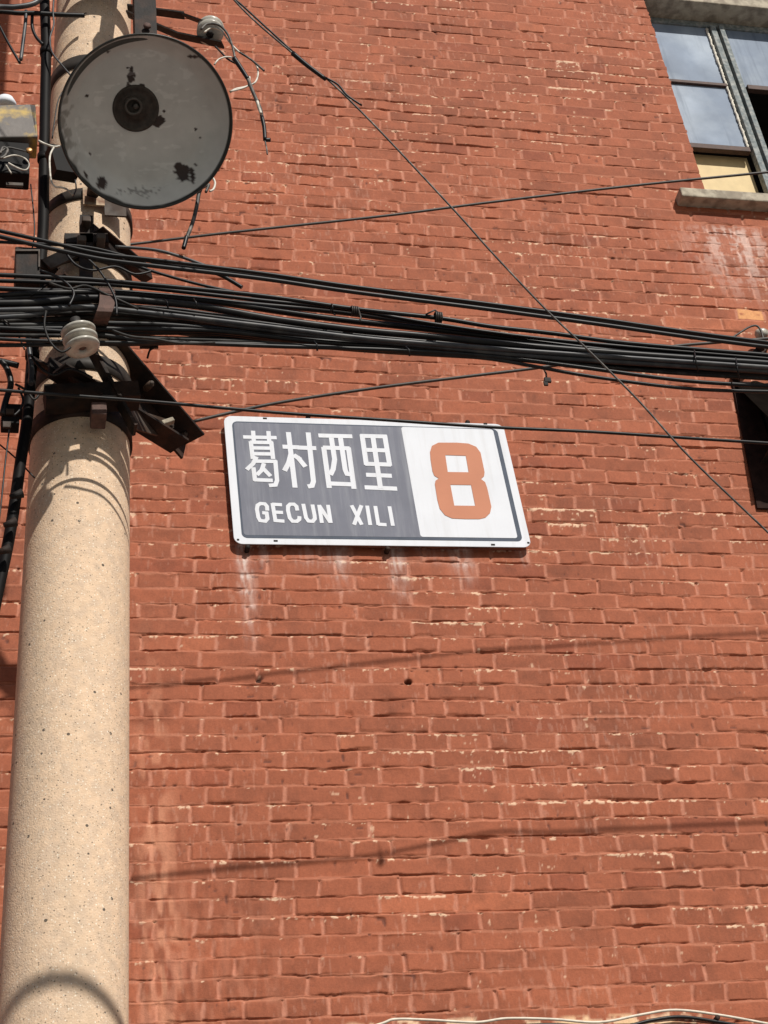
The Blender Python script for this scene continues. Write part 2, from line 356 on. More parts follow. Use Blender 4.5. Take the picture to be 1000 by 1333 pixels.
# ---- upper window
fr = MB(); x0, x1, z0, z1 = W1; GY = .10
fr.box((x1/2+x0/2, GY+.02, z1-.018), ((x1-x0)/2, 0, 0), (0, .02, 0), (0, 0, .018))
fr.box((x0+.012, GY+.02, (z0+z1)/2), (.012, 0, 0), (0, .02, 0), (0, 0, (z1-z0)/2-.037))
mx = 3.512
fr.box((mx+.004, GY+.005, (z0+z1)/2), (.0145, 0, 0), (0, .018, 0), (0, 0, (z1-z0)/2-.037))
fr.box((mx+.045, GY+.0, (z0+z1)/2), (.0125, 0, 0), (0, .02, 0), (0, 0, (z1-z0)/2-.037))
win = part(fr, 'window', 'frame', bld, 'upper window with dusty panes, grey mullion and open lower sash', bevel=.002)
zb1 = at(900, 107, -.1).z; zb2 = at(900, 190, -.1).z
bb = MB(); bb.box((3.33, GY+.006, zb1), (.16, 0, 0), (0, .010, 0), (0, 0, .009)); part(bb, 'glazing_bar', 'brownf', win, bevel=.001)
bb = MB(); bb.box((3.33, GY+.006, zb2), (.16, 0, 0), (0, .014, 0), (0, 0, .015)); part(bb, 'glazing_bar', 'brownf', win, bevel=.002)
bb = MB(); bb.box((4.2, GY+.006, zb1-.005), (.608, 0, 0), (0, .014, 0), (0, 0, .015)); part(bb, 'glazing_bar', 'brownf', win, bevel=.002)
glass = mat('dusty_glass', (.18, .225, .30), .6, 0, .15, 5, spec=.2, col2=(.32, .375, .45), lo=.44, hi=.64, streak=.8, sdark=(.07, .095, .14), ssc=14)
def pane(xa, xb, za, zc): 
    b = MB(); b.box(((xa+xb)/2, GY+.012, (za+zc)/2), ((xb-xa)/2, 0, 0), (0, .002, 0), (0, 0, (zc-za)/2)); part(b, 'pane', glass, win)
pane(x0+.024, 3.498, zb1+.010, z1-.037); pane(x0+.024, 3.498, zb2+.016, zb1-.010); pane(3.570, 4.80, zb1+.011, z1-.037)
for xa, za, zc, seed in ((3.488, zb2+.02, z1-.05, 1), (3.574, zb1+.02, z1-.05, 2)):
    pt = MB(); n = 110
    pt.tube([(xa+.003*math.sin(k*.9+seed)*rnd(-1, 1), GY+.003, za+(zc-za)*k/n) for k in range(n+1)], lambda t: .0045+.0040*rnd(), 6)
    part(pt, 'putty', 'putty', win)
bd = MB(); bd.box((3.335, GY+.055, (z0+at(940, 203, -.15).z)/2), (.160, 0, 0), (0, .004, 0), (0, 0, (at(940, 203, -.15).z-z0)/2)); part(bd, 'board', 'board', win, 'cream yellow board standing behind the open sash')
bd = MB(); bd.box((3.63, GY+.03, z0+.14), (.012, 0, 0), (0, .02, 0), (0, 0, .13)); part(bd, 'inner_frame', mat('red_frame', (.30, .07, .05), .6), win)
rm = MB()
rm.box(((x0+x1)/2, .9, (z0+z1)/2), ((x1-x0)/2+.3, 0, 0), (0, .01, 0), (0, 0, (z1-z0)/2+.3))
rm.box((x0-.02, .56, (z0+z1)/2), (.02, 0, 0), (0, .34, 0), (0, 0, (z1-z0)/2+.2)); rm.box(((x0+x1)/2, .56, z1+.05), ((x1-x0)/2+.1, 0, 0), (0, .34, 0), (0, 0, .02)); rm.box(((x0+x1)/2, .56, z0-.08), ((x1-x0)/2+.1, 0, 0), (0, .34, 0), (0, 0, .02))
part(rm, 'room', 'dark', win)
rv = MB(); rv.box((x0-.03, .075, (z0+z1)/2), (.0295, 0, 0), (0, .068, 0), (0, 0, (z1-z0)/2)); part(rv, 'jamb', mat('jamb_paint', (.34, .12, .07), .8), win)
# sill and lintel
sz = at(893, 244, .06).z
sl_ = MB(); sl_.box(((2.985+4.95)/2, .02, sz-.027), ((4.95-2.985)/2, 0, 0), (0, .082, 0), (0, 0, .027)); part(sl_, 'sill', 'conc', win, 'pale concrete sill under the upper window', bevel=.006)
ln = MB(); ln.box(((x0+5.0)/2+.0, .11, z1+.10), ((5.0-x0)/2, 0, 0), (0, .122, 0), (0, 0, .0995)); part(ln, 'lintel', 'conc', win, bevel=.005)
# ---- lower window with awning
x0, x1, z0, z1 = W2
fr = MB(); fr.box((x0+.02, .10, (z0+z1)/2), (.0195, 0, 0), (0, .025, 0), (0, 0, (z1-z0)/2)); fr.box(((x0+x1)/2+.04, .10, z1-.03), ((x1-x0)/2-.04, 0, 0), (0, .025, 0), (0, 0, .0295))
win2 = part(fr, 'window', mat('dark_brown_frame', (.035, .016, .012), .7, 0, .3, 30), bld, 'dark lower window under the metal awning')
for k in range(9):
    b = MB(); b.tube([(x0+.09+k*.11, .03, z0), (x0+.09+k*.11, .03, z1-.001)], .007); part(b, 'bar', 'steel', win2)
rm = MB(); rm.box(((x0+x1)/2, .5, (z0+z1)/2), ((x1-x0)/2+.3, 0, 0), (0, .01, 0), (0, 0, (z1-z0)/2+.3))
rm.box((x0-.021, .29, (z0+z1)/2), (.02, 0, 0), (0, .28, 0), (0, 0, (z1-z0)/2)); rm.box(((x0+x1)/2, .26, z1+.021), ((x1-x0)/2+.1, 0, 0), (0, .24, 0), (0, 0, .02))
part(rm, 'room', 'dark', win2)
AX = 2.985
aw = MB()
for k in range(30):      # corrugated sheet falling away from the wall
    xa = AX + k*.06
    for (xx, dy) in ((xa, 0), (xa+.03, .012)):
        pass
zt = 6.145
n = 120; rows = []
for s_ in (0, 1):
    rows.append([aw.bm.verts.new((AX + j*.0155, -.002 - .225*s_, zt - .43*s_ + .006*math.sin(j*1.2))) for j in range(n)])
rows2 = [[aw.bm.verts.new(v.co - Vector((0, 0, .004))) for v in r_] for r_ in rows]
for j in range(n-1):
    aw.bm.faces.new((rows[0][j], rows[0][j+1], rows[1][j+1], rows[1][j])); aw.bm.faces.new((rows2[0][j], rows2[1][j], rows2[1][j+1], rows2[0][j+1]))
    aw.bm.faces.new((rows[1][j], rows[1][j+1], rows2[1][j+1], rows2[1][j]))
aw.bm.faces.new((rows[0][0], rows[1][0], rows2[1][0], rows2[0][0]))
cs_ = MB(); cs_.prism([(2.980, 6.135), (2.924, 5.50), (3.06, 5.50), (3.06, 6.135)], y0=-.0035, y1=-.012); part(cs_, 'shadow_board', mat('shadow_brown', (.022, .010, .008), .8, 0, .4, 30, spec=.1), bld, 'dark brown board shaped as the awning shadow beside the lower window')  # added dark board; its slanted outline stands in for the awning's shadow
awo = part(aw, 'awning', mat('awning_sheet', (.008, .006, .005), .9, 0, .3, 10, spec=0), bld, 'dark rusty sheet awning over the lower window')
b = MB(); b.bar((AX+.02, -.01, zt-.425), (AX+.02, -.215, zt-.43), .02, .004); part(b, 'bracket', 'steel', awo)

# ------------------------------------------------------------------ street sign
sign = thing('street_sign', 'white and blue grey address sign with Chinese characters and an orange 8', 'sign', at(495, 626, 0))
TL, TR, BR, BL = [Vector(uvw(*c, .03)) for c in ((291, 541), (655, 552), (692.5, 712.5), (305, 708))]
def bil(u, v):
    a = TL.lerp(TR, u); b = BL.lerp(BR, u); return a.lerp(b, v)
def rrect(u0, v0, u1, v1, r, n=7):
    W_, H_ = (TR-TL).length, (TL-BL).length; out = []
    for cu, cv, a0 in ((u1, v0, -90), (u1, v1, 0), (u0, v1, 90), (u0, v0, 180)):
        su = -1 if cu == u1 else 1; sv = -1 if cv == v1 else 1
        for k in range(n):
            a = R(a0 + 90*k/(n-1)); out.append(tuple(bil(cu + su*r/W_ + math.cos(a)*r/W_, cv + sv*r/H_ + math.sin(a)*r/H_)))
    return out
b = MB(); b.prism(rrect(0, 0, 1, 1, .030), y0=-.0272, y1=-.030); plate = part(b, 'sign_plate', 'white', sign, bevel=.002)
b = MB(); b.prism(rrect(.027, .045, .973, .955, .02), y0=-.0295, y1=-.0310); part(b, 'border_panel', 'blue2', sign)
b = MB(); b.prism(rrect(.033, .055, .640, .935, .012), y0=-.0305, y1=-.0315); part(b, 'blue_panel', 'blue', sign)
b = MB(); b.prism(rrect(.622, .052, .957, .932, .010), y0=-.0305, y1=-.0320); part(b, 'white_panel', 'white', sign)
def zpt(p, ox=300, oy=545, sc=4.348): return Vector(uvw(ox+p[0]/sc, oy+p[1]/sc, .033))
cnt = [0]
def stroke(mb, pts, wd, ox=300, oy=545, sc=4.348, raw=False, rnd_=False):
    P = [zpt(p, ox, oy, sc) for p in pts]; n = len(P); Lf, Rt = [], []
    for i in range(n):
        if i == 0: d = (P[1]-P[0]).normalized(); nn = Vector((-d.y, d.x)); m = 1
        elif i == n-1: d = (P[-1]-P[-2]).normalized(); nn = Vector((-d.y, d.x)); m = 1
        else:
            d1 = (P[i]-P[i-1]).normalized(); d2 = (P[i+1]-P[i]).normalized(); n1 = Vector((-d1.y, d1.x)); n2 = Vector((-d2.y, d2.x)); nn = (n1+n2).normalized(); m = min(1/max(nn.dot(n1), .4), 1.6)
        Lf.append(P[i]+nn*wd/2*m); Rt.append(P[i]-nn*wd/2*m)
    cnt[0] += 1; y = -.0327 - .00004*(cnt[0] % 12)
    F = [mb.bm.verts.new((p.x, y, p.y)) for p in Lf]; G = [mb.bm.verts.new((p.x, y, p.y)) for p in Rt]
    for i in range(n-1): mb.bm.faces.new((F[i], G[i], G[i+1], F[i+1]))
    e = bmesh.ops.extrude_face_region(mb.bm, geom=list({f for v in F for f in v.link_faces}))
    for g_ in e['geom']:
        if isinstance(g_, bmesh.types.BMVert): g_.co.y = -.0310
CW = .0184
CHARS = [
 [[(72,103),(262,107)], [(128,68),(133,130)], [(215,70),(220,130)], [(115,128),(127,228)], [(231,130),(242,228)], [(112,133),(240,135)], [(120,165),(236,167)], [(125,198),(240,200)],
  [(148,215),(128,255),(92,288)], [(128,240),(262,242)], [(254,236),(264,350),(255,375),(218,378)], [(190,252),(178,290),(150,318)], [(182,278),(228,325)], [(130,275),(140,352)], [(134,345),(240,349)]],
 [[(295,158),(390,162)], [(328,76),(366,390)], [(344,195),(330,250),(306,295)], [(358,205),(398,232)], [(378,163),(486,167)], [(440,78),(470,355),(462,380),(438,384)], [(378,215),(425,272)]],
 [[(498,95),(690,100)], [(528,160),(560,392)], [(668,162),(700,397)], [(524,163),(676,168)], [(552,366),(698,372)], [(570,100),(590,230),(582,285),(566,318)], [(622,102),(650,290),(660,312),(684,316)]],
 [[(745,90),(770,262)], [(873,92),(902,266)], [(736,97),(886,101)], [(752,176),(890,180)], [(762,255),(908,260)], [(806,98),(850,395)], [(768,317),(914,323)], [(760,388),(944,396)]],
]
for ch in CHARS:
    b = MB()
    for s_ in ch: stroke(b, s_, CW if ch is not CHARS[0] else .0156)
    part(b, 'character', 'white', sign)
LET = [[[(209,520),(207,496),(195,482),(170,480),(154,490),(150,512),(158,558),(168,576),(198,580),(210,566),(205,534),(180,532)]],
 [[(238,478),(256,584)],[(236,484),(292,487)],[(244,528),(298,531)],[(252,576),(306,580)]],
 [[(379,520),(374,496),(360,484),(338,484),(326,496),(326,520),(336,562),(352,580),(376,581),(390,570),(391,552)]],
 [[(412,482),(428,560),(442,579),(466,581),(478,566),(476,545),(464,486)]], [[(518,590),(502,488)],[(502,490),(566,588)],[(568,590),(552,488)]],
 [[(686,490),(744,600)],[(742,490),(700,600)]], [[(774,492),(792,602)]], [[(820,494),(838,602)],[(836,597),(884,600)]], [[(900,496),(920,606)]]]
for ch in LET:
    b = MB()
    for s_ in ch: stroke(b, s_, .0140)
    part(b, 'letter', 'white', sign)
# figure 8: outline bridged round two holes
O8 = [(176,285),(190,238),(240,213),(380,213),(470,220),(530,245),(563,290),(580,370),(594,440),(590,470),(566,492),(598,515),(614,560),(632,640),(646,705),(636,752),(600,787),(555,798),(450,798),(345,793),(290,768),(250,718),(232,650),(213,530),(218,505),(243,487),(208,465),(194,430),(180,340)]
H8 = [[(293,308),(450,313),(472,440),(312,438)], [(332,535),(490,537),(522,697),(362,695)]]
b = MB(); z8 = lambda p: zpt(p, 530, 540, 5.882)
edges = []
for loop in [O8]+H8:
    vs = [b.bm.verts.new((z8(p).x, -.0335, z8(p).y)) for p in loop]
    edges += [b.bm.edges.new((vs[i], vs[(i+1) % len(vs)])) for i in range(len(vs))]
bmesh.ops.triangle_fill(b.bm, use_beauty=True, use_dissolve=False, edges=edges)
e = bmesh.ops.extrude_face_region(b.bm, geom=list(b.bm.faces))
for g_ in e['geom']:
    if isinstance(g_, bmesh.types.BMVert): g_.co.y = -.0318
part(b, 'numeral', 'orange', sign)
for p in ((322, 712, .03), (504, 714, .03), (401, 541, .03), (608, 549.5, .03)):
    c = at(p[0], p[1], .018); b = MB(); b.lathe(c+Vector((0, .016, -.006)), (0, -1, 0), [(0, 0), (0, .009), (.026, .009), (.030, .005), (.030, 0)], 10); part(b, 'bolt', 'steel', sign)
for p in ((310, 702.5), (688, 706.5), (359, 704), (642, 709), (345, 544.5), (632, 551.5)):
    c = at(*p, .0305); b = MB(); b.box(c, (.007 if p[0] not in (310, 688) else .004, 0, 0), (0, .0012, 0), (0, 0, .003)); part(b, 'slot', 'hole', sign)

# ------------------------------------------------------------------ utility pole
PD = 1.30
def pole_c(z):          # axis of the pole, slightly out of plumb
    t = (z-1.6-1.535)/(4.885-1.535); return Vector((.244 + .144*t, -PD, z)), (.272 - .037*t)/2
c0, _ = pole_c(0)
pole = thing('utility_pole', 'pale concrete utility pole standing in front of the wall at left', 'utility pole', c0)
cm = mat('cast_concrete', (.64, .468, .325), .85, 0, .09, 60, .8, 240, col2=(.575, .43, .31), spec=.2, streak=.35, sdark=(.45, .35, .25), ssc=9)
n = cm.node_tree; L = n.links; bs = n.nodes['Principled BSDF']; src = bs.inputs['Base Color'].links[0].from_socket; tc = n.nodes.new('ShaderNodeTexCoord')
for sc, th, col, st in ((95, .18, (.16, .125, .095), .8), (160, .26, (.30, .23, .16), .7), (130, .22, (.82, .76, .64), .7), (34, .13, (.07, .06, .05), .9), (220, .3, (.72, .62, .48), .6)):
    vo = n.nodes.new('ShaderNodeTexVoronoi'); vo.inputs['Scale'].default_value = sc; vo.inputs['Randomness'].default_value = 1
    L.new(tc.outputs['Object'], vo.inputs['Vector'])
    lt = n.nodes.new('ShaderNodeMath'); lt.operation = 'LESS_THAN'; L.new(vo.outputs['Distance'], lt.inputs[0]); lt.inputs[1].default_value = th
    sx = n.nodes.new('ShaderNodeSeparateColor'); L.new(vo.outputs['Color'], sx.inputs[0])
    g2 = n.nodes.new('ShaderNodeMath'); g2.operation = 'GREATER_THAN'; L.new(sx.outputs[0], g2.inputs[0]); g2.inputs[1].default_value = .64
    mu = n.nodes.new('ShaderNodeMath'); mu.operation = 'MULTIPLY'; L.new(lt.outputs[0], mu.inputs[0]); L.new(g2.outputs[0], mu.inputs[1])
    m3 = n.nodes.new('ShaderNodeMath'); m3.operation = 'MULTIPLY'; L.new(mu.outputs[0], m3.inputs[0]); m3.inputs[1].default_value = st
    mx_ = n.nodes.new('ShaderNodeMix'); mx_.data_type = 'RGBA'; L.new(m3.outputs[0], mx_.inputs[0]); L.new(src, mx_.inputs[6]); mx_.inputs[7].default_value = (*col, 1); src = mx_.outputs[2]
L.new(src, bs.inputs['Base Color'])
b = MB(); rings = []
for k in range(60):
    z = k*9.5/59; c, r = pole_c(z); rings.append([b.bm.verts.new(c + Vector((math.cos(a), math.sin(a), 0))*r) for a in [2*math.pi*j/64 for j in range(64)]])
for A, B in zip(rings, rings[1:]):
    for j in range(64): b.bm.faces.new((A[j], A[(j+1) % 64], B[(j+1) % 64], B[j])).smooth = True
b.bm.faces.new(rings[-1]); part(b, 'shaft', cm, pole)
def band(py, h=.045, th=.006, m='band', name='band', D=1.43):
    z = at(110, py, D).z; c, r = pole_c(z); b = MB()
    b.lathe(c-Vector((0, 0, h/2)), (0, 0, 1), [(0, r+.0005), (0, r+th), (h, r+th), (h, r+.0005)], 48); part(b, name, m, pole); return c, r
def P(px, py, D): return at(px, py, D)
band(75, .05); band(470, .05); band(532, .05, .006, 'steel'); band(330, .045); band(250, .04)
# cross arm of angle iron running from the street side back past the right of the pole
a0, a1 = P(74, 388, 1.50), P(240, 578, 1.12)
tdir = (a1-a0).normalized()
b = MB(); b.angle(a0 - tdir*.05, a1, .070, .070, .007, (-tdir.y*-1, tdir.x*-1, 0), (0, 0, -1)); part(b, 'crossarm', 'steel', pole)
side = Vector((tdir.y, -tdir.x, 0)).normalized()
b = MB(); b.angle(P(62, 492, 1.46), P(222, 590, 1.2), .07, .07, .007, side, (0, 0, 1)); part(b, 'crossarm', 'steel', pole)
b = MB(); b.bar(P(211, 552, 1.25), P(226, 547, 1.25), .018, .014); part(b, 'bolt', 'conc', pole, 'small pale bolt end on the crossarm', bevel=.003)
for q, dd in (((166, 436), 1.56), ((184, 438), 1.56), ((196, 500), 1.36), ((240, 566), 1.16), ((222, 555), 1.22)):
    b = MB(); b.lathe(P(*q, dd), (.3, -1, -.3), [(-.03, 0), (-.03, .010), (.002, .010), (.002, .006), (.012, .006), (.012, 0)], 6); part(b, 'bolt', 'lsteel', pole)
# lower clamp block and square bolt ends
b = MB(); c = P(128, 541, 1.475); b.box(c, (.019, 0, 0), (0, .03, 0), (0, 0, .02)); part(b, 'bolt', 'rust', pole, 'square rusty bolt end below the crossarm', bevel=.003)
b = MB(); c = P(70, 405, 1.55); b.bar(P(40, 470, 1.42), P(135, 520, 1.47), .05, .006, (0, 0, 1)); part(b, 'brace', 'steel', pole)
b = MB(); b.bar(P(110, 440, 1.49), P(176, 560, 1.46), .05, .008, (1, 0, .3)); part(b, 'brace', 'steel', pole)
b = MB(); b.bar(P(58, 520, 1.46), P(180, 515, 1.46), .06, .05, (0, 0, 1)); part(b, 'clamp', 'steel', pole)
b = MB(); b.bar(P(172, 545, 1.38), P(222, 560, 1.2), .006, .06, (0, 0, 1)); part(b, 'brace', 'lsteel', pole)
b = MB(); b.angle(P(20, -60, 1.50), P(250, -38, 1.50), .08, .08, .007, (0, 0, -1), (0, -1, 0)); part(b, 'crossarm', 'steel', pole)
# second clamp above the cables
b = MB(); b.bar(P(84, 318, 1.46), P(140, 318, 1.46), .05, .035); b.bar(P(112, 285, 1.47), P(112, 372, 1.47), .035, .03, (0, 1, 0)); part(b, 'clamp', 'steel', pole)
for q in ((106, 316), (112, 291), (131, 313)):
    b = MB(); b.box(P(*q, 1.49), (.012, 0, 0), (0, .02, 0), (0, 0, .010)); part(b, 'bolt', 'lsteel', pole, bevel=.003)
b = MB(); b.bar(P(60, 345, 1.46), P(108, 322, 1.46), .04, .008, (0, -1, 0)); part(b, 'brace', 'lsteel', pole)
b = MB(); b.angle(P(176, 352, 1.35), P(120, 305, 1.47), .04, .04, .005, (0, 0, 1), (1, 0, 0)); part(b, 'brace', 'steel', pole)
b = MB(); b.bar(P(128, 318, 1.47), P(192, 360, 1.30), .03, .03); part(b, 'brace', 'steel', pole)
# rusty label plates behind the lamp
for q in ((122, 256, 'conc'), (150, 270, 'lsteel')):
    b = MB(); b.box(P(q[0], q[1], 1.435), (.030, 0, 0), (0, .003, 0), (0, 0, .035)); part(b, 'plate', q[2] if q[2] != 'conc' else mat('stained_plate', (.45, .34, .22), .7, 0, .2, 40, col2=(.20, .09, .04)), pole)
# brown strap that holds the cables
b = MB(); b.tube([(0, 0, -9)]*0 or path([(131, 378, 1.60), (138, 374, 1.66), (139, 395, 1.67), (134, 415, 1.66), (126, 428, 1.60)], k=3), .001, 4) if False else None
pts = path([(138, 374, 1.62), (140, 381, 1.71), (139, 396, 1.73), (134, 410, 1.72), (129, 424, 1.64)], k=3)
b = MB(); prev = None
for q in pts:
    cur = [b.bm.verts.new(q + Vector((s_*.019, 0, 0)) + Vector((0, dy, 0))) for s_, dy in ((-1, 0), (1, 0), (1, .005), (-1, .005))]
    if prev:
        for j in range(4): b.bm.faces.new((prev[j], prev[(j+1) % 4], cur[(j+1) % 4], cur[j]))
    prev = cur
part(b, 'strap', 'rust', pole, 'rusty brown strap hooked over the cables')

# dark square bracket end at the left of the pole
bk = thing('junction_box', 'dark square steel box left of the pole above the cables', 'junction box', P(35, 360, 1.5))
b = MB(); b.box(P(35, 362, 1.50), (.032, 0, 0), (0, .05, 0), (0, 0, .065)); cs = part(b, 'case', 'steel', bk, bevel=.003)
b = MB(); b.bar(P(20, 326, 1.555), P(52, 326, 1.555), .004, .006); b.bar(P(51, 326, 1.555), P(51, 348, 1.555), .004, .006, (0, 1, 0)); part(b, 'rim', 'lsteel', bk)
b = MB(); b.bar(P(35, 345, 1.46), P(70, 350, 1.42), .03, .03); part(b, 'bracket', 'steel', bk)

# ------------------------------------------------------------------ insulators
def spool(name, o, ax, rad, n, label, m='porc', pitch=.026, cat='insulator', rodlen=.1):
    t = thing(name, label, cat, o); ax = Vector(ax).normalized(); pr = [(0, 0), (0, rad*.6)]
    for k in range(n):
        h = k*pitch; pr += [(h+.001, rad*.60), (h+.003, rad*.90), (h+.007, rad), (h+.012, rad*.98), (h+.015, rad*.84), (h+.016, rad*.62), (h+pitch-.001, rad*.60)]
    h = n*pitch - pitch + .016; pr[-2:] = []; pr += [(h, rad*.80), (h+.001, rad*.26), (h-.01, rad*.25), (h-.01, 0)]
    b = MB(); b.lathe(o, ax, pr, 48); part(b, 'porcelain_body', m, t)
    b = MB(); b.lathe(o+ax*(h-.011), ax, [(0, 0), (0, rad*.22), (.008, rad*.2), (.008, 0)], 20); part(b, 'bolt', 'rust', t)
    b = MB(); b.tube([o-ax*rodlen, o+ax*.001], rad*.3, 12); part(b, 'pin', 'pinblack', t)
    return t
iax = Vector((.20, .10, -1)).normalized(); io = P(109, 459, 1.70) - iax*.072; ie = io + iax*.07
spool('insulator', io, iax, .043, 3, 'ribbed cream porcelain insulator hanging below the cable bundle at the pole', pitch=.023, rodlen=.03)
# spool insulator on the right of the lamp, between two straps
sp_ = thing('insulator', 'white porcelain spool insulator between two flat straps right of the lamp', 'insulator', P(273, 40, 1.55))
c = P(274, 40, 1.55); ax = Vector((-.15, -.45, -1)).normalized()
b = MB(); b.lathe(c-ax*.035, ax, [(0, 0), (0, .030), (.003, .038), (.012, .041), (.020, .038), (.024, .025), (.032, .022), (.040, .025), (.045, .036), (.053, .041), (.062, .039), (.068, .028), (.068, 0)], 40); part(b, 'porcelain_body', 'porc', sp_)
b = MB(); b.tube([c-ax*.045, c+ax*.045], .007, 10); b.lathe(c+ax*.040, ax, [(0, 0), (0, .012), (.008, .012), (.008, 0)], 6); part(b, 'bolt', 'steel', sp_)
b = MB()
for off, (e0, e1, e2) in ((-.040, ((166, 10), (240, 20), (268, 30))), (.040, ((166, 18), (232, 46), (290, 58)))):
    A, B_, C_ = P(*e0, 1.50), P(*e1, 1.52), P(*e2, 1.555)
    b.bar(A, B_, .036, .005, (0, -.3, 1)); b.bar(B_, C_, .036, .005, (0, -.3, 1))
part(b, 'strap', 'steel', sp_)

# ------------------------------------------------------------------ street lamp
lc = P(190.5, 160, 1.80)
lamp = thing('street_lamp', 'round grey enamel lamp shade with rust spots and empty socket, seen from below', 'street lamp', lc)
vd = (CAM - lc).normalized()                       # the shade faces down to the street
ax = (vd + Vector((.12, .05, -.16))).normalized()
RAD = .227
def shade():
    me_b = MB(); bm = me_b.bm; NR, NA = 90, 240
    u = (Rv - ax*ax.dot(Rv)).normalized(); v = ax.cross(u)
    # (axial, radius) of the inside
    def prof(r):
        t = min(r/RAD, 1); return -.075 + .012*t*t + .063*max(0, (t-.74)/.26)**1.9
    rr = np.linspace(.055, RAD, NR); rings = []
    for r in rr: rings.append([bm.verts.new(lc + ax*prof(r) + (u*math.cos(a) + v*math.sin(a))*r + (u*-9 + v*14)*(RAD/111)*max(0, 1-((r-.055)/(RAD-.055)))**.8) for a in np.linspace(0, 2*math.pi, NA, endpoint=False)])
    out = [bm.verts.new(p.co - ax*.004 + (p.co-lc).normalized()*.003) for p in rings[-1]]
    back = [bm.verts.new(lc + ax*(-.090) + (p.co-lc-ax*(p.co-lc).dot(ax))*.80) for p in rings[-1]]
    back2 = [bm.verts.new(lc + ax*(-.125) + (p.co-lc-ax*(p.co-lc).dot(ax))*.22) for p in rings[-1]]
    for A, B in list(zip(rings, rings[1:])) + [(rings[-1], out), (out, back), (back, back2)]:
        for k in range(NA): bm.faces.new((A[k], B[k], B[(k+1) % NA], A[(k+1) % NA])).smooth = True
    bm.faces.new(back2)
    me = bpy.data.meshes.new('shade'); bmesh.ops.recalc_face_normals(bm, faces=bm.faces); bm.to_mesh(me); bm.free()
    co = np.empty(len(me.vertices)*3); me.vertices.foreach_get('co', co); co = co.reshape(-1, 3)
    d = co - np.array(lc); x = d@np.array(u); y = d@np.array(v); z = d@np.array(ax); r = np.hypot(x, y)
    C = np.ones((len(co), 3))*np.array([.62, .62, .585]); C *= (1 + (fbm(x+5, y+5, .06, 3, 4)-.5)*.22)[:, None]
    n1 = fbm(x+9, y+9, .016, 8, 4)
    rust = np.zeros(len(co))
    s = RAD/111.
    for px, py, rx, ry in ((176, 107, 7, 11), (209, 163, 8, 6), (190, 118, 4, 4), (134, 238, 9, 8), (131, 235, 6, 6), (239, 230, 9, 11), (234, 222, 6, 5), (250, 232, 3, 9), (173, 94, 2, 1.5), (110, 225, 2, 4), (112, 229, 2, 3), (119, 202, 2, 2), (149, 73, 2, 2), (256, 220, 2, 2), (259, 175, 2, 2), (264, 186, 2, 2), (119, 128, 3, 2), (218, 151, 2, 2), (256, 80, 9, 2)):
        ex = (px-190.5)*s; ey = -(py-160)*s
        q = np.hypot((x-ex)/(rx*s), (y-ey)/(ry*s)) + (n1-.5)*1.6; rust = np.maximum(rust, sst(q, 1.1, .85))
    q = np.hypot((x-(180-190.5)*s)/(28*s), (y+(252-160)*s)/(6*s)) + (fbm(x, y, .006, 5, 2)-.5)*3; rust = np.maximum(rust, sst(q, .7, .2)*.55)
    ang = np.arctan2(y, x)
    rim = sst(r, RAD*.968, RAD*.985) + sst(r+.010*(fbm(ang*.2, ang*0, .05, 4, 3)-.5)*(1-np.cos(ang)), RAD*.965, RAD*.99)
    rim = np.clip(rim, 0, 1); lft = sst(-x, .15, .22)*sst(n1 + sst(r, .8*RAD, RAD)*.25, .60, .72)
    C = C*(1-np.clip(rust, 0, 1)[:, None]) + np.array([.030, .014, .009])*np.clip(rust, 0, 1)[:, None]
    C = C*(1-lft[:, None]*.6) + np.array([.09, .06, .03])*lft[:, None]*.6
    C = C*(1-rim[:, None]) + np.array([.018, .018, .014])*rim[:, None]
    C[z < -.0852] = (.04, .045, .04)
    pale = sst(fbm(x+3, y*2+3, .03, 12, 3), .66, .74)*.18; C = C + pale[:, None]*(r < .8*RAD)[:, None]*.5
    a = me.color_attributes.new('enamel', 'FLOAT_COLOR', 'POINT'); cc = np.ones((len(co), 4), np.float32); cc[:, :3] = np.clip(C, 0, 1); a.data.foreach_set('color', cc.ravel())
    me.materials.append(mat('chipped_enamel', None, .42, var=.05, scale=30, attr='enamel', spec=.5, bump=.15, bscale=90))
    o = bpy.data.objects.new('lamp_shade', me); link(o, lamp); o.matrix_parent_inverse = Matrix.Translation(-lc)
    return u, v
lu, lv = shade()
s = RAD/111.
sc_ = lc + lu*(-14*s) + lv*(20*s)
b = MB(); q0 = lc + lu*(-9*s) + lv*(14*s) - ax*.020
b.lathe(q0-ax*.054, ax, [(-.004, .0), (-.004, .064), (.004, .060), (.006, .056), (-.002, .050), (-.002, .030), (.006, .028), (.006, 0)], 48); col_ = part(b, 'socket_plate', mat('dark_socket', (.050, .040, .032), .7, .1, .4, 60, .5, 200), lamp)
b = MB(); b.lathe(q0-ax*.054 + lu*(-4*s) + lv*(4*s), ax, [(.0, .024), (.022, .024), (.026, .022), (.026, .018), (.010, .016), (.008, 0)], 32); b.lathe(q0-ax*.045 + lu*(-1*s) + lv*(4*s), ax, [(0, 0), (0, .008), (.018, .007), (.02, 0)], 16); part(b, 'socket', mat('bakelite', (.07, .06, .05), .5, 0, .3, 60), lamp)
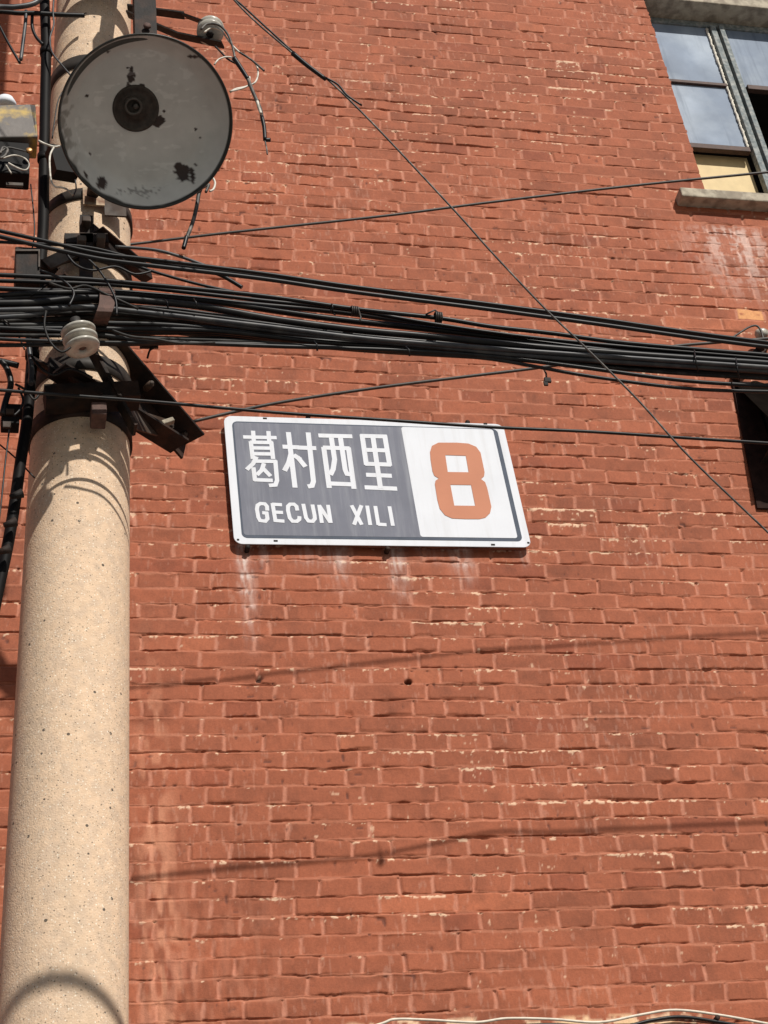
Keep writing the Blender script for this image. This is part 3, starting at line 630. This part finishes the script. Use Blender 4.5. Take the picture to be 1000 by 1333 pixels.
# vertical angle-iron hanger above the shade
b = MB(); b.angle(P(176, 52, 1.72), P(172, -120, 1.72), .062, .05, .006, (1, 0, 0), (0, 1, 0)); part(b, 'hanger', 'steel', lamp, 'rusty upright angle iron above the shade')
b = MB(); b.bar(P(196, 100, 1.64), P(192, 36, 1.70), .03, .03, (0, 1, 0)); part(b, 'arm', 'steel', lamp)
b = MB(); b.bar(P(120, 250, 1.45), P(150, 215, 1.62), .03, .03); part(b, 'arm', 'steel', lamp)
b = MB(); b.lathe(P(191.5, 35, 1.727), (0, -1, 0), [(0, 0), (0, .011), (.008, .011), (.008, 0)], 6); part(b, 'bolt', 'rust', lamp)
b = MB(); b.bar(P(162, -70, 1.5), P(182, -70, 1.70), .04, .04); part(b, 'bracket', 'steel', lamp)
b = MB(); b.bar(P(96, 215, 1.48), P(66, 210, 1.50), .04, .10); part(b, 'bracket', 'black', lamp)

# ------------------------------------------------------------------ yellow fuse box, left edge
fb = thing('fuse_box', 'small yellow and grey fuse box with bare wires, at the left edge', 'fuse box', P(15, 160, 1.62))
b = MB()
lo = [P(-40, 179, 1.60), P(49, 182, 1.60), P(46, 140, 1.60), P(40, 136, 1.60), P(-40, 137, 1.60)]
F = [b.bm.verts.new(p + Vector((0, -.012 if 0 < i < 3 else 0, 0))) for i, p in enumerate(lo)]; B = [b.bm.verts.new(p + Vector((0, .07, 0))) for p in lo]
b.bm.faces.new(F); b.bm.faces.new(B[::-1])
for k in range(5): b.bm.faces.new((F[k], B[k], B[(k+1) % 5], F[(k+1) % 5]))
part(b, 'case', 'yellow', fb, bevel=.004)
b = MB(); b.lathe(P(7, 136, 1.57)-Vector((0, 0, .01)), (0, -.2, 1), [(0, 0), (0, .03), (.012, .030), (.028, .022), (.034, .010), (.034, 0)], 28); part(b, 'knob', 'white', fb, 'white porcelain knob on top')
b = MB(); b.box(P(-4, 214, 1.57), (.085, 0, 0), (0, .03, 0), (0, 0, .062)); part(b, 'base', 'black', fb, bevel=.004)
b = MB(); b.bar(P(8, 240, 1.605), P(30, 241, 1.605), .008, .01); part(b, 'terminal', 'lsteel', fb)
b = MB(); b.lathe(P(38, 197, 1.62), (0, -1, 0), [(0, 0), (0, .009), (.006, .009), (.008, .006), (.008, 0)], 12); part(b, 'screw', mat('brass', (.45, .24, .09), .4, .6), fb)
for pts, rr_ in (([(2, 197), (10, 192), (22, 194), (34, 197)], .0026), ([(4, 206), (18, 202), (32, 206), (38, 214), (34, 221), (24, 219), (11, 212)], .0022), ([(8, 215), (15, 226)], .0022), ([(0, 200), (4, 192), (10, 195), (6, 203), (0, 206)], .004)):
    b = MB(); b.tube(path(pts, 1.63, 5), rr_, 8); part(b, 'wire_end', 'white_wire' if rr_ < .0025 else 'worn', fb)

# ------------------------------------------------------------------ black down pipe behind the pole
dp = thing('conduit_pipe', 'black vertical conduit pipe left of the pole', 'pipe', P(15, 800, 1.2))
xz = [(57, -60), (58, 0), (60, 60), (59, 120), (58, 180), (57, 240), (56, 300), (50, 380), (42, 460)]
b = MB(); b.tube(path(xz, 1.42, 5), .0155, 14); part(b, 'pipe', 'black', dp)
b = MB(); b.tube(path([(42, 460), (36, 540), (27, 600), (20, 650), (10, 710), (-5, 780), (-25, 880), (-60, 1050)], 1.42, 5, 1.35), .0145, 14); part(b, 'pipe', 'black', dp)
for q in ((60, 68), (57, 206), (42, 462)):
    b = MB(); p_ = P(*q, 1.42); b.lathe(p_-Vector((0, 0, .012)), (0, 0, 1), [(0, .0156), (0, .0185), (.024, .0185), (.024, .0156)], 24); part(b, 'collar', 'black', dp)
for q in ((22, 645), (14, 682), (6, 717)):
    b = MB(); b.tube([P(q[0]-9, q[1]+2, 1.44), P(q[0]+7, q[1]-3, 1.44)], lambda t: .006+.006*t, 10); part(b, 'tie', 'steel', dp)
# small connector boxes beside the conduit
for k, q in enumerate(((13, 536, .016, .016), (9, 553, .014, .018))):
    t = thing('cable_connector', ('upper' if k == 0 else 'lower') + ' small grey connector block beside the black conduit', 'connector', P(q[0], q[1], 1.48))
    b = MB(); b.box(P(q[0]+4, q[1], 1.48), (.022, 0, 0), (0, .02, 0), (0, 0, q[3]*.6)); part(b, 'body', 'black', t, bevel=.002)
    b = MB(); b.box(P(q[0], q[1], 1.503), (.010, 0, 0), (0, .003, 0), (0, 0, q[3]*.5)); part(b, 'cap', 'lsteel', t, bevel=.001)
sp2 = MB(); sp2.tube(path([(36, 430), (38, 455), (41, 480), (40, 500)], 1.52, 4), .007, 8); tag(sp2.build('cable', 'rubber2'), 'short light grey cable length lashed beside the pole under the bundle', 'cable')

# ------------------------------------------------------------------ cables
LN = [0]
def cable(pts, r, label, m='rubber', D=1.55, D1=None, ext=(3, 3), group='cables strung between the pole and the wall', name='cable', cat='cable', wob=.0, n=10):
    W = extend(path(pts, D, 7, D1), *ext)
    if wob:
        for i, p in enumerate(W): W[i] = p + Vector((0, math.sin(i*.37+pts[0][1])*wob, math.sin(i*.23+pts[-1][1])*wob))
    b = MB(); b.tube(W, r, n); o = b.build(name, m); tag(o, label, cat, group); return o
T1 = [(-20, 296), (60, 314), (130, 330), (200, 338), (340, 355.5), (460, 373), (640, 396), (780, 415), (900, 432.5), (1010, 447)]
cable([(x, y+0) for x, y in T1], .0052, 'topmost black cable of the pair running above the bundle', D=1.76)
cable([(-20, 303), (60, 322), (130, 337), (200, 346), (340, 362.5), (460, 380), (640, 403), (780, 422), (900, 439), (1010, 453)], .0058, 'lower black cable of the pair running above the bundle', D=1.77)
cable([(-20, 314), (40, 317), (115, 322), (200, 341), (340, 359), (640, 399), (1010, 450)], .0042, 'thin black cable behind the top cable pair', D=1.74)
cable([(-20, 357), (50, 360), (120, 364), (200, 371), (340, 385), (462, 402), (571, 414), (640, 425), (720, 434), (820, 447), (1010, 463)], .0062, 'black cable on top of the bundle, tied with two wire coils', D=1.655)
cable([(-20, 365), (50, 367), (150, 371), (250, 381), (340, 391), (460, 404), (560, 421), (680, 438), (820, 452), (1010, 468)], .0056, 'black cable close under the coiled one', D=1.63)
cable([(-20, 395), (45, 394), (110, 388), (180, 391), (262, 399), (360, 416), (470, 430), (560, 438), (680, 450), (820, 461), (1010, 474)], .0098, 'thickest black cable of the bundle', D=1.665)
cable([(-20, 404), (60, 402), (120, 400), (200, 408), (340, 424), (470, 440), (580, 449), (700, 458), (850, 468), (1010, 479)], .0066, 'grey sheathed cable sagging through the middle of the bundle', 'rubber2', D=1.67)
cable([(-20, 414), (40, 410), (90, 402), (150, 403), (230, 412), (340, 428), (450, 441), (560, 451), (700, 464), (850, 474), (1010, 484)], .0066, 'second grey sheathed cable in the bundle, below the thickest', 'rubber2', D=1.66)
BG = 'black cables strung in the thick bundle'; BL_ = 'black cable packed into the thick cable bundle crossing the pole'
for k, pts in enumerate((
    [(-20, 400), (80, 396), (200, 400), (340, 420), (470, 436), (640, 452), (820, 466), (1010, 480)],
    [(-20, 420), (60, 416), (150, 414), (240, 420), (340, 432), (470, 445), (640, 458), (820, 471), (1010, 484)],
    [(-20, 424), (60, 424), (150, 422), (260, 428), (360, 438), (480, 449), (640, 462), (820, 476), (1010, 488)],
    [(-20, 430), (60, 431), (150, 432), (260, 434), (360, 442), (480, 452), (640, 464), (820, 479), (1010, 491)],
    [(-20, 434), (60, 436), (150, 439), (260, 443), (360, 448), (480, 455), (640, 467), (820, 482), (1010, 493)],
    [(-20, 376), (60, 378), (150, 380), (260, 388), (360, 400), (480, 412), (640, 433), (820, 455), (1010, 472)],
    [(-20, 385), (60, 383), (150, 382), (260, 391), (360, 404), (480, 420), (640, 440), (820, 459), (1010, 476)],
    [(-20, 408), (60, 408), (150, 410), (260, 418), (360, 428), (480, 442), (640, 456), (820, 469), (1010, 482)],
    [(-20, 447), (60, 449), (150, 449), (260, 446), (360, 449), (480, 454), (640, 464), (820, 478), (1010, 488)],
    [(-20, 429), (60, 428), (150, 427), (260, 431), (360, 440), (480, 449), (640, 460), (820, 473), (1010, 486)],
    [(-20, 418), (60, 421), (150, 424), (260, 437), (360, 445), (480, 452), (640, 461), (820, 474), (1010, 487)],
    [(-20, 390), (60, 388), (150, 396), (260, 409), (360, 424), (480, 438), (640, 452), (820, 464), (1010, 477)],
    [(-20, 435), (60, 434), (150, 436), (260, 440), (360, 444), (480, 451), (640, 462), (820, 477), (1010, 490)])):
    cable(pts, (.0052, .0074, .0088, .0062)[k % 4], BL_, 'rubber3' if k % 3 == 1 else 'rubber', D=1.60+.012*(k % 5), group=BG, wob=.0026)
cable([(-20, 426), (60, 430), (130, 436), (200, 444), (340, 450), (440, 453), (540, 457), (640, 464), (748, 477), (892, 495.5), (1010, 503)], .0056, 'black cable leaving the bottom of the bundle, upper of two at right', D=1.655)
cable([(-20, 440), (60, 444), (150, 446), (300, 447), (440, 452), (540, 460), (640, 467.5), (770, 490), (899, 506), (1010, 510)], .0050, 'lowest black cable of the bundle at right', D=1.65)
cable([(-20, 506.5), (10, 508.5), (60, 512.5), (200, 523), (360, 537), (500, 546.5), (640, 556), (770, 562), (900, 570.5), (1010, 577.5)], .0044, 'single black cable passing across the top of the street sign', 'rubber', D=1.585)
cable([(150, 321), (200, 325), (235, 334), (268, 346)], .0045, 'short grey cable end above the top cable pair', 'rubber2', D=1.57, ext=(0, 0))
cable([(160, 340), (205, 355), (255, 369), (300, 379), (360, 391), (430, 402), (500, 412)], .0042, 'black cable dipping from the pole down into the bundle', D=1.60, ext=(0, 0))
cable([(262, 350), (285, 357), (302, 366), (315, 374)], .0055, 'short black cable stub with a cut end under the top pair', 'rubber', D=1.59, ext=(0, 0))
# service wires to the wall
cable([(140, 320, 1.14), (170, 318, 1.10), (300, 302.5, 1.12), (500, 281, 1.155), (640, 263, 1.18), (820, 242, 1.21), (1010, 223, 1.25)], .0044, 'thin taut wire rising right across the upper wall and window', 'wire', ext=(0, 3), name='wire', cat='wire', group='thin wires in front of the wall')
wb = cable([(250, 549, 1.10), (330, 530.5, 1.105), (400, 518, 1.115), (500, 503.5, 1.135), (600, 491, 1.155), (720, 476, 1.175), (860, 453, 1.19), (930, 446, 1.21), (1010, 440, 1.225)], .0048, 'thin wire from the crossarm end rising behind the bundle', 'wire', ext=(0, 3), name='wire', cat='wire', group='thin wires in front of the wall')
cable([(240, -92), (305, 0), (382, 70), (425, 102), (470, 145), (520, 197), (600, 283), (640, 328), (710, 402), (760, 450), (830, 520), (900, 597), (1000, 693), (1060, 750)], .0024, 'long thin wire slanting down from top centre to the right edge', 'worn', D=2.25, D1=2.1, ext=(3, 3), name='wire', cat='wire', group='thin wires in front of the wall')
dw = thing('wire_splice', 'black taped splice with a loose second strand on the slanting wire', 'wire splice', at(400, 85, 2.2))
b = MB(); b.tube(path([(381, 69), (400, 85), (424, 103)], 2.235, 4), lambda t: .0062-.0012*t, 10); part(b, 'tape', 'rubber', dw)
b = MB(); b.tube(path([(298, -6), (312, 4), (345, 34), (381, 67)], 2.225, 4), .0026, 6); part(b, 'strand', 'rubber', dw)
b = MB(); b.tube(path([(424, 101), (440, 110), (452, 124), (471, 137)], 2.23, 4), .0028, 6); part(b, 'tail', 'rubber', dw)
# overhead wires just above the picture that throw the soft shadow on the pole
cable([(-500, -350), (100, -215), (700, -100), (1400, 0)], .015, 'overhead cable above the top of the picture', D=3.05, D1=3.1, ext=(4, 4), group='overhead cables')
# coils, clips and ends
for q, rr_, lab in (((462, 405), .012, 'left wire coil tied round the upper cables'), ((571, 413), .013, 'right wire coil tied round the upper cables')):
    c = P(*q, 1.66); t = (P(q[0]+10, q[1]+1.3, 1.66)-c).normalized(); pts = []
    up = t.orthogonal().normalized(); bi = t.cross(up)
    for j in range(46): a = j*2*math.pi/11; pts.append(c + t*(-.010+.020*j/45) + (up*math.cos(a)+bi*math.sin(a))*rr_)
    pts += [c + t*.012 + Vector((0, -.005, -.025)), c + t*.006 + Vector((0, -.006, -.042))] if q[0] == 462 else [c + t*.0 + Vector((-.01, -.01, .016)), c + Vector((-.035, -.004, .004))]
    b = MB(); b.tube(pts, .0024, 6); tag(b.build('wire_coil', 'wire'), lab, 'wire coil')
c = P(432, 402, 1.66); b = MB(); b.tube([c+Vector((0, math.cos(a)*.011, math.sin(a)*.013)) for a in [k*.5 for k in range(13)]] + [c+Vector((.004, -.01, -.03))], .002, 6); tag(b.build('wire_tie', 'rubber'), 'thin loose tie just left of the left wire coil', 'wire tie')
b = MB(); p_ = P(708, 480, 1.155); b.tube([p_, p_+Vector((.004, 0, -.02)), p_+Vector((.002, 0, -.035))], .003, 6); b.box(p_+Vector((.004, 0, -.045)), (.010, 0, 0), (0, .004, 0), (0, 0, .008)); b.box(p_+Vector((-.004, 0, -.058)), (.006, 0, 0), (0, .003, 0), (0, 0, .008)); tag(b.build('wire_clip', 'steel'), 'small dark clip hanging from the rising wire right of centre', 'clip')
b = MB(); b.tube(path([(186, 450), (200, 452), (195, 456), (192, 466)], 1.56, 3), .003, 6); b.bar(P(182, 452, 1.56), P(206, 452, 1.56), .006, .006); tag(b.build('wire_clip', 'steel'), 'small twisted clip below the bundle just right of the pole', 'clip')
for q in ((216, 398), (253, 397), (530, 459), (410, 452)):
    c = P(*q, 1.69); b = MB(); b.tube([c+Vector((0, 0, .02)), c+Vector((.003, -.01, .0)), c+Vector((.005, 0, -.012))], .0024, 6); tag(b.build('wire_tie', 'rubber'), 'tiny black tie end sticking out of the cable bundle', 'wire tie', 'tie ends on the cable bundle')
# ties at the right end
for q in ((906, 478), (960, 488)):
    c = P(q[0], q[1]-8, 1.61); b = MB(); b.tube([P(q[0]-2, q[1]-22, 1.67), P(q[0], q[1]-8, 1.695), P(q[0]+3, q[1]+6, 1.67)], .0022, 6); tag(b.build('wire_tie', 'rubber'), 'black tie over the bundle near the dark awning at right', 'wire tie', 'ties at the right end of the bundle')
ri = thing('insulator', 'small grey porcelain insulator with a wire loop at the right edge', 'insulator', P(986, 436, .06))
b = MB(); b.lathe(P(992, 440, .06), (0, -.4, 1), [(0, 0), (0, .022), (.015, .028), (.03, .026), (.036, .018), (.036, 0)], 24); part(b, 'porcelain_body', 'porc', ri)
b = MB(); b.lathe(P(990, 447, .06), (0, -.4, 1), [(-.03, 0), (-.03, .014), (.006, .018), (.006, 0)], 16); part(b, 'pin', 'steel', ri)
b = MB(); b.tube(path([(948, 443), (962, 434), (975, 426), (985, 424), (991, 431), (994, 442)], .10, 5), .0042, 8); part(b, 'wire_loop', 'wire', ri)
# dark cable bracket arm standing out from the wall at the right edge
br = thing('cable_bracket', 'dark flat steel bracket fixed slanting on the wall behind the cables at the right edge', 'bracket', P(985, 480, .01))
b = MB(); b.bar(at(995, 452, .01), at(956, 493, .01), .035, .05, (0, -1, 0)); part(b, 'arm', 'steel', br)
# lamp wires and splices beside the spool
LW = 'loose lamp wires'
def wire(pts, r, label, m='white_wire', D=1.55, name='wire'):
    b = MB(); b.tube(path(pts, D, 5), r, 8); return tag(b.build(name, m), label, 'wire', LW)
wire([(262, 38), (270, 31), (284, 32), (295, 42), (302, 58), (306, 76)], .0036, 'grey lead looped over the porcelain spool', 'worn', 1.61)
wire([(266, 42), (276, 36), (288, 40), (300, 56), (312, 68), (330, 80), (336, 92), (333, 106), (322, 112), (306, 116), (300, 120)], .0028, 'pale wire looping right of the spool and back to the lamp rim', 'white_wire', 1.60)
wire([(279, 84), (285, 77), (295, 74), (303, 75)], .0026, 'short white wire arc between lamp rim and taped joint', 'white_wire', 1.60)
wire([(299, 119), (315, 115), (324, 110), (325, 100)], .0030, 'second white wire from the lamp rim to the taped joint', 'white_wire', 1.605)
wire([(312, 68), (325, 76), (336, 85), (344, 92)], .0032, 'grey stub end right of the spool', 'worn', 1.61)
wire([(280, 60), (288, 68), (297, 77), (310, 84)], .003, 'black wire behind the taped joint', 'rubber', 1.58)
b = MB(); b.tube(path([(305, 76), (312, 86), (323, 103)], 1.61, 5), lambda t: .008-.002*t, 12); tag(b.build('taped_joint', 'rubber'), 'black taped joint hanging below the spool', 'wire joint')
wire([(322, 100), (327, 114), (333, 128), (339, 142), (341, 152)], .0055, 'twisted wire tail hanging below the taped joint', 'worn', 1.61)
wire([(335, 132), (337, 140), (340, 148)], .0045, 'white insulation on the twisted wire tail', 'white_wire', 1.625)
b = MB(); b.tube(path([(341, 152), (344, 166), (345, 182)], 1.61, 4), .0058, 10); b.tube(path([(345, 182), (352, 182)], 1.61, 3), .006, 8); tag(b.build('taped_joint', 'rubber'), 'lower black taped end of the hanging wire tail', 'wire joint')
wire([(345, 183), (347, 192), (348, 201)], .0022, 'thin bare wire end at the very bottom of the tail', 'worn', 1.61)
wire([(277, 231), (280, 238), (278, 246), (273, 249)], .0032, 'short white wire curl below the right of the lamp rim', 'white_wire', 1.60)
wire([(264, 240), (259, 252), (257, 264), (254, 278), (250, 292), (243, 310)], .0055, 'worn black lead hanging below the lamp rim', 'worn', 1.60)
wire([(258, 248), (266, 243), (272, 240), (268, 250)], .004, 'knotted wire at the lamp rim above the hanging lead', 'worn', 1.61)
wire([(243, 308), (241, 316), (239, 323)], .006, 'black taped tip of the lead under the lamp', 'rubber', 1.60)
wire([(70, 0), (69, 15), (70, 32), (65, 50), (68, 68), (80, 84), (93, 99)], .0028, 'thin grey wire curving down between conduit and pole', 'rubber2', 1.47)
wire([(93, 99), (84, 115), (76, 130), (72, 150), (68, 180)], .002, 'fine dark wire along the left of the upper pole', 'rubber', 1.47)
wire([(50, 183), (58, 187), (70, 191), (78, 190)], .003, 'short pale wire from the fuse box to the conduit', 'white_wire', 1.62)
wire([(70, 192), (65, 203), (65, 222), (67, 236), (72, 243), (80, 244), (88, 247), (95, 254)], .0027, 'pale wire dropping beside the conduit below the lamp', 'white_wire', 1.62)
wire([(98, 234), (99, 246), (95, 256)], .002, 'fine grey wire under the left of the lamp rim', 'rubber2', 1.60)
cable([(-30, 10), (0, 9), (20, 9), (45, 4), (60, -10)], .0085, 'grey cable end at the top left corner', 'rubber2', D=1.5, ext=(2, 1), group=LW)
cable([(-30, 15), (0, 15), (25, 17), (45, 17), (80, 19), (110, 20)], .0075, 'black cable below the grey one at the top left corner', D=1.46, ext=(2, 0), group=LW)
wire([(34, 14), (33, 30), (30, 55), (27, 78)], .0055, 'grey sleeve hanging at the top left', 'rubber2', 1.46)
wire([(-10, 14), (0, 35), (12, 58), (26, 82)], .0042, 'black wire slanting down to the grey sleeve end', 'rubber', 1.46)
wire([(42, 20), (42, 35), (47, 48), (56, 58)], .005, 'short black lead beside the conduit top', 'rubber', 1.45)
wire([(40, 240), (45, 300), (38, 340)], .002, 'fine dark wire hanging below the fuse box', 'rubber', 1.5)
wire([(12, 560), (6, 610), (2, 650), (-4, 700)], .0022, 'fine dark wire left of the conduit below the connectors', 'rubber', 1.5)
wire([(-5, 575), (20, 596), (45, 622)], .0022, 'fine wire crossing behind the conduit', 'rubber', 1.4)
wire([(2, 470), (10, 482), (14, 500), (8, 520), (3, 540)], .008, 'thick black cable curl at the left edge', 'rubber', 1.5)
wire([(-20, 468), (0, 470), (24, 476)], .008, 'thick black cable end at the left edge below the bundle', 'rubber', 1.5)
wire([(24, 505), (30, 520), (26, 533), (18, 541)], .003, 'thin loop of wire beside the connectors', 'rubber', 1.52)
wire([(0, 412), (14, 424), (22, 433), (32, 455)], .0022, 'fine wire twisted across the left of the bundle', 'wire', 1.64)
wire([(40, 385), (60, 372), (80, 360)], .0026, 'fine wire tied beside the junction box', 'rubber', 1.62)
for pts, r_, m_, dd, lab in (
    ([(52, 352), (78, 362), (96, 380), (90, 398)], .0034, 'rubber', 1.72, 'black lead curling from the junction box down over the bundle'),
    ([(60, 405), (58, 425), (66, 446), (80, 458), (92, 452)], .003, 'rubber3', 1.72, 'dusty loop of wire hanging left of the porcelain insulator'),
    ([(40, 462), (52, 478), (70, 488), (92, 480), (120, 492)], .004, 'rubber', 1.55, 'black lead sagging under the bundle across the pole'),
    ([(64, 368), (90, 376), (112, 372), (140, 384), (180, 402)], .0036, 'rubber3', 1.72, 'dusty thin cable crossing the pole above the rusty strap'),
    ([(84, 326), (98, 344), (120, 352), (150, 347), (176, 357), (200, 352)], .0034, 'rubber', 1.60, 'black lead looping below the upper clamp'),
    ([(20, 500), (34, 508), (44, 520), (52, 512)], .0032, 'rubber3', 1.55, 'dusty wire loop above the connector blocks'),
    ([(146, 430), (170, 438), (200, 441), (236, 447), (280, 446)], .0036, 'rubber3', 1.72, 'dusty thin cable lying on the front of the bundle right of the pole'),
    ([(100, 330), (118, 340), (135, 360), (150, 388), (152, 410)], .003, 'rubber', 1.73, 'thin black lead dropping beside the rusty strap')):
    wire(pts, r_, lab, m_, dd)
# cable clipped along the foot of the picture
b = MB(); b.tube(path([(440, 1350), (496, 1333), (515, 1327), (560, 1328), (620, 1331), (660, 1326), (720, 1327), (780, 1331), (835, 1321), (880, 1315), (940, 1322), (1010, 1335), (1060, 1345)], .022, 6), .0042, 8); tag(b.build('cable', mat('cream_sheath', (.62, .55, .45), .5, 0, .15, 50)), 'thin cream cable running along the wall at the bottom', 'cable')
b = MB(); b.tube(path([(470, 1350), (540, 1336), (640, 1337), (720, 1334), (800, 1338), (850, 1328), (890, 1324), (950, 1333), (1060, 1352)], .018, 6), .0055, 8); tag(b.build('cable', 'rubber'), 'black cable just below the cream one at the bottom', 'cable')
b = MB(); b.lathe(P(934, 1325, .022), (0, -1, 0), [(-.02, 0), (-.02, .007), (.004, .008), (.004, 0)], 8); tag(b.build('cable_clip', 'steel'), 'dark cable clip on the wall at bottom right', 'clip')
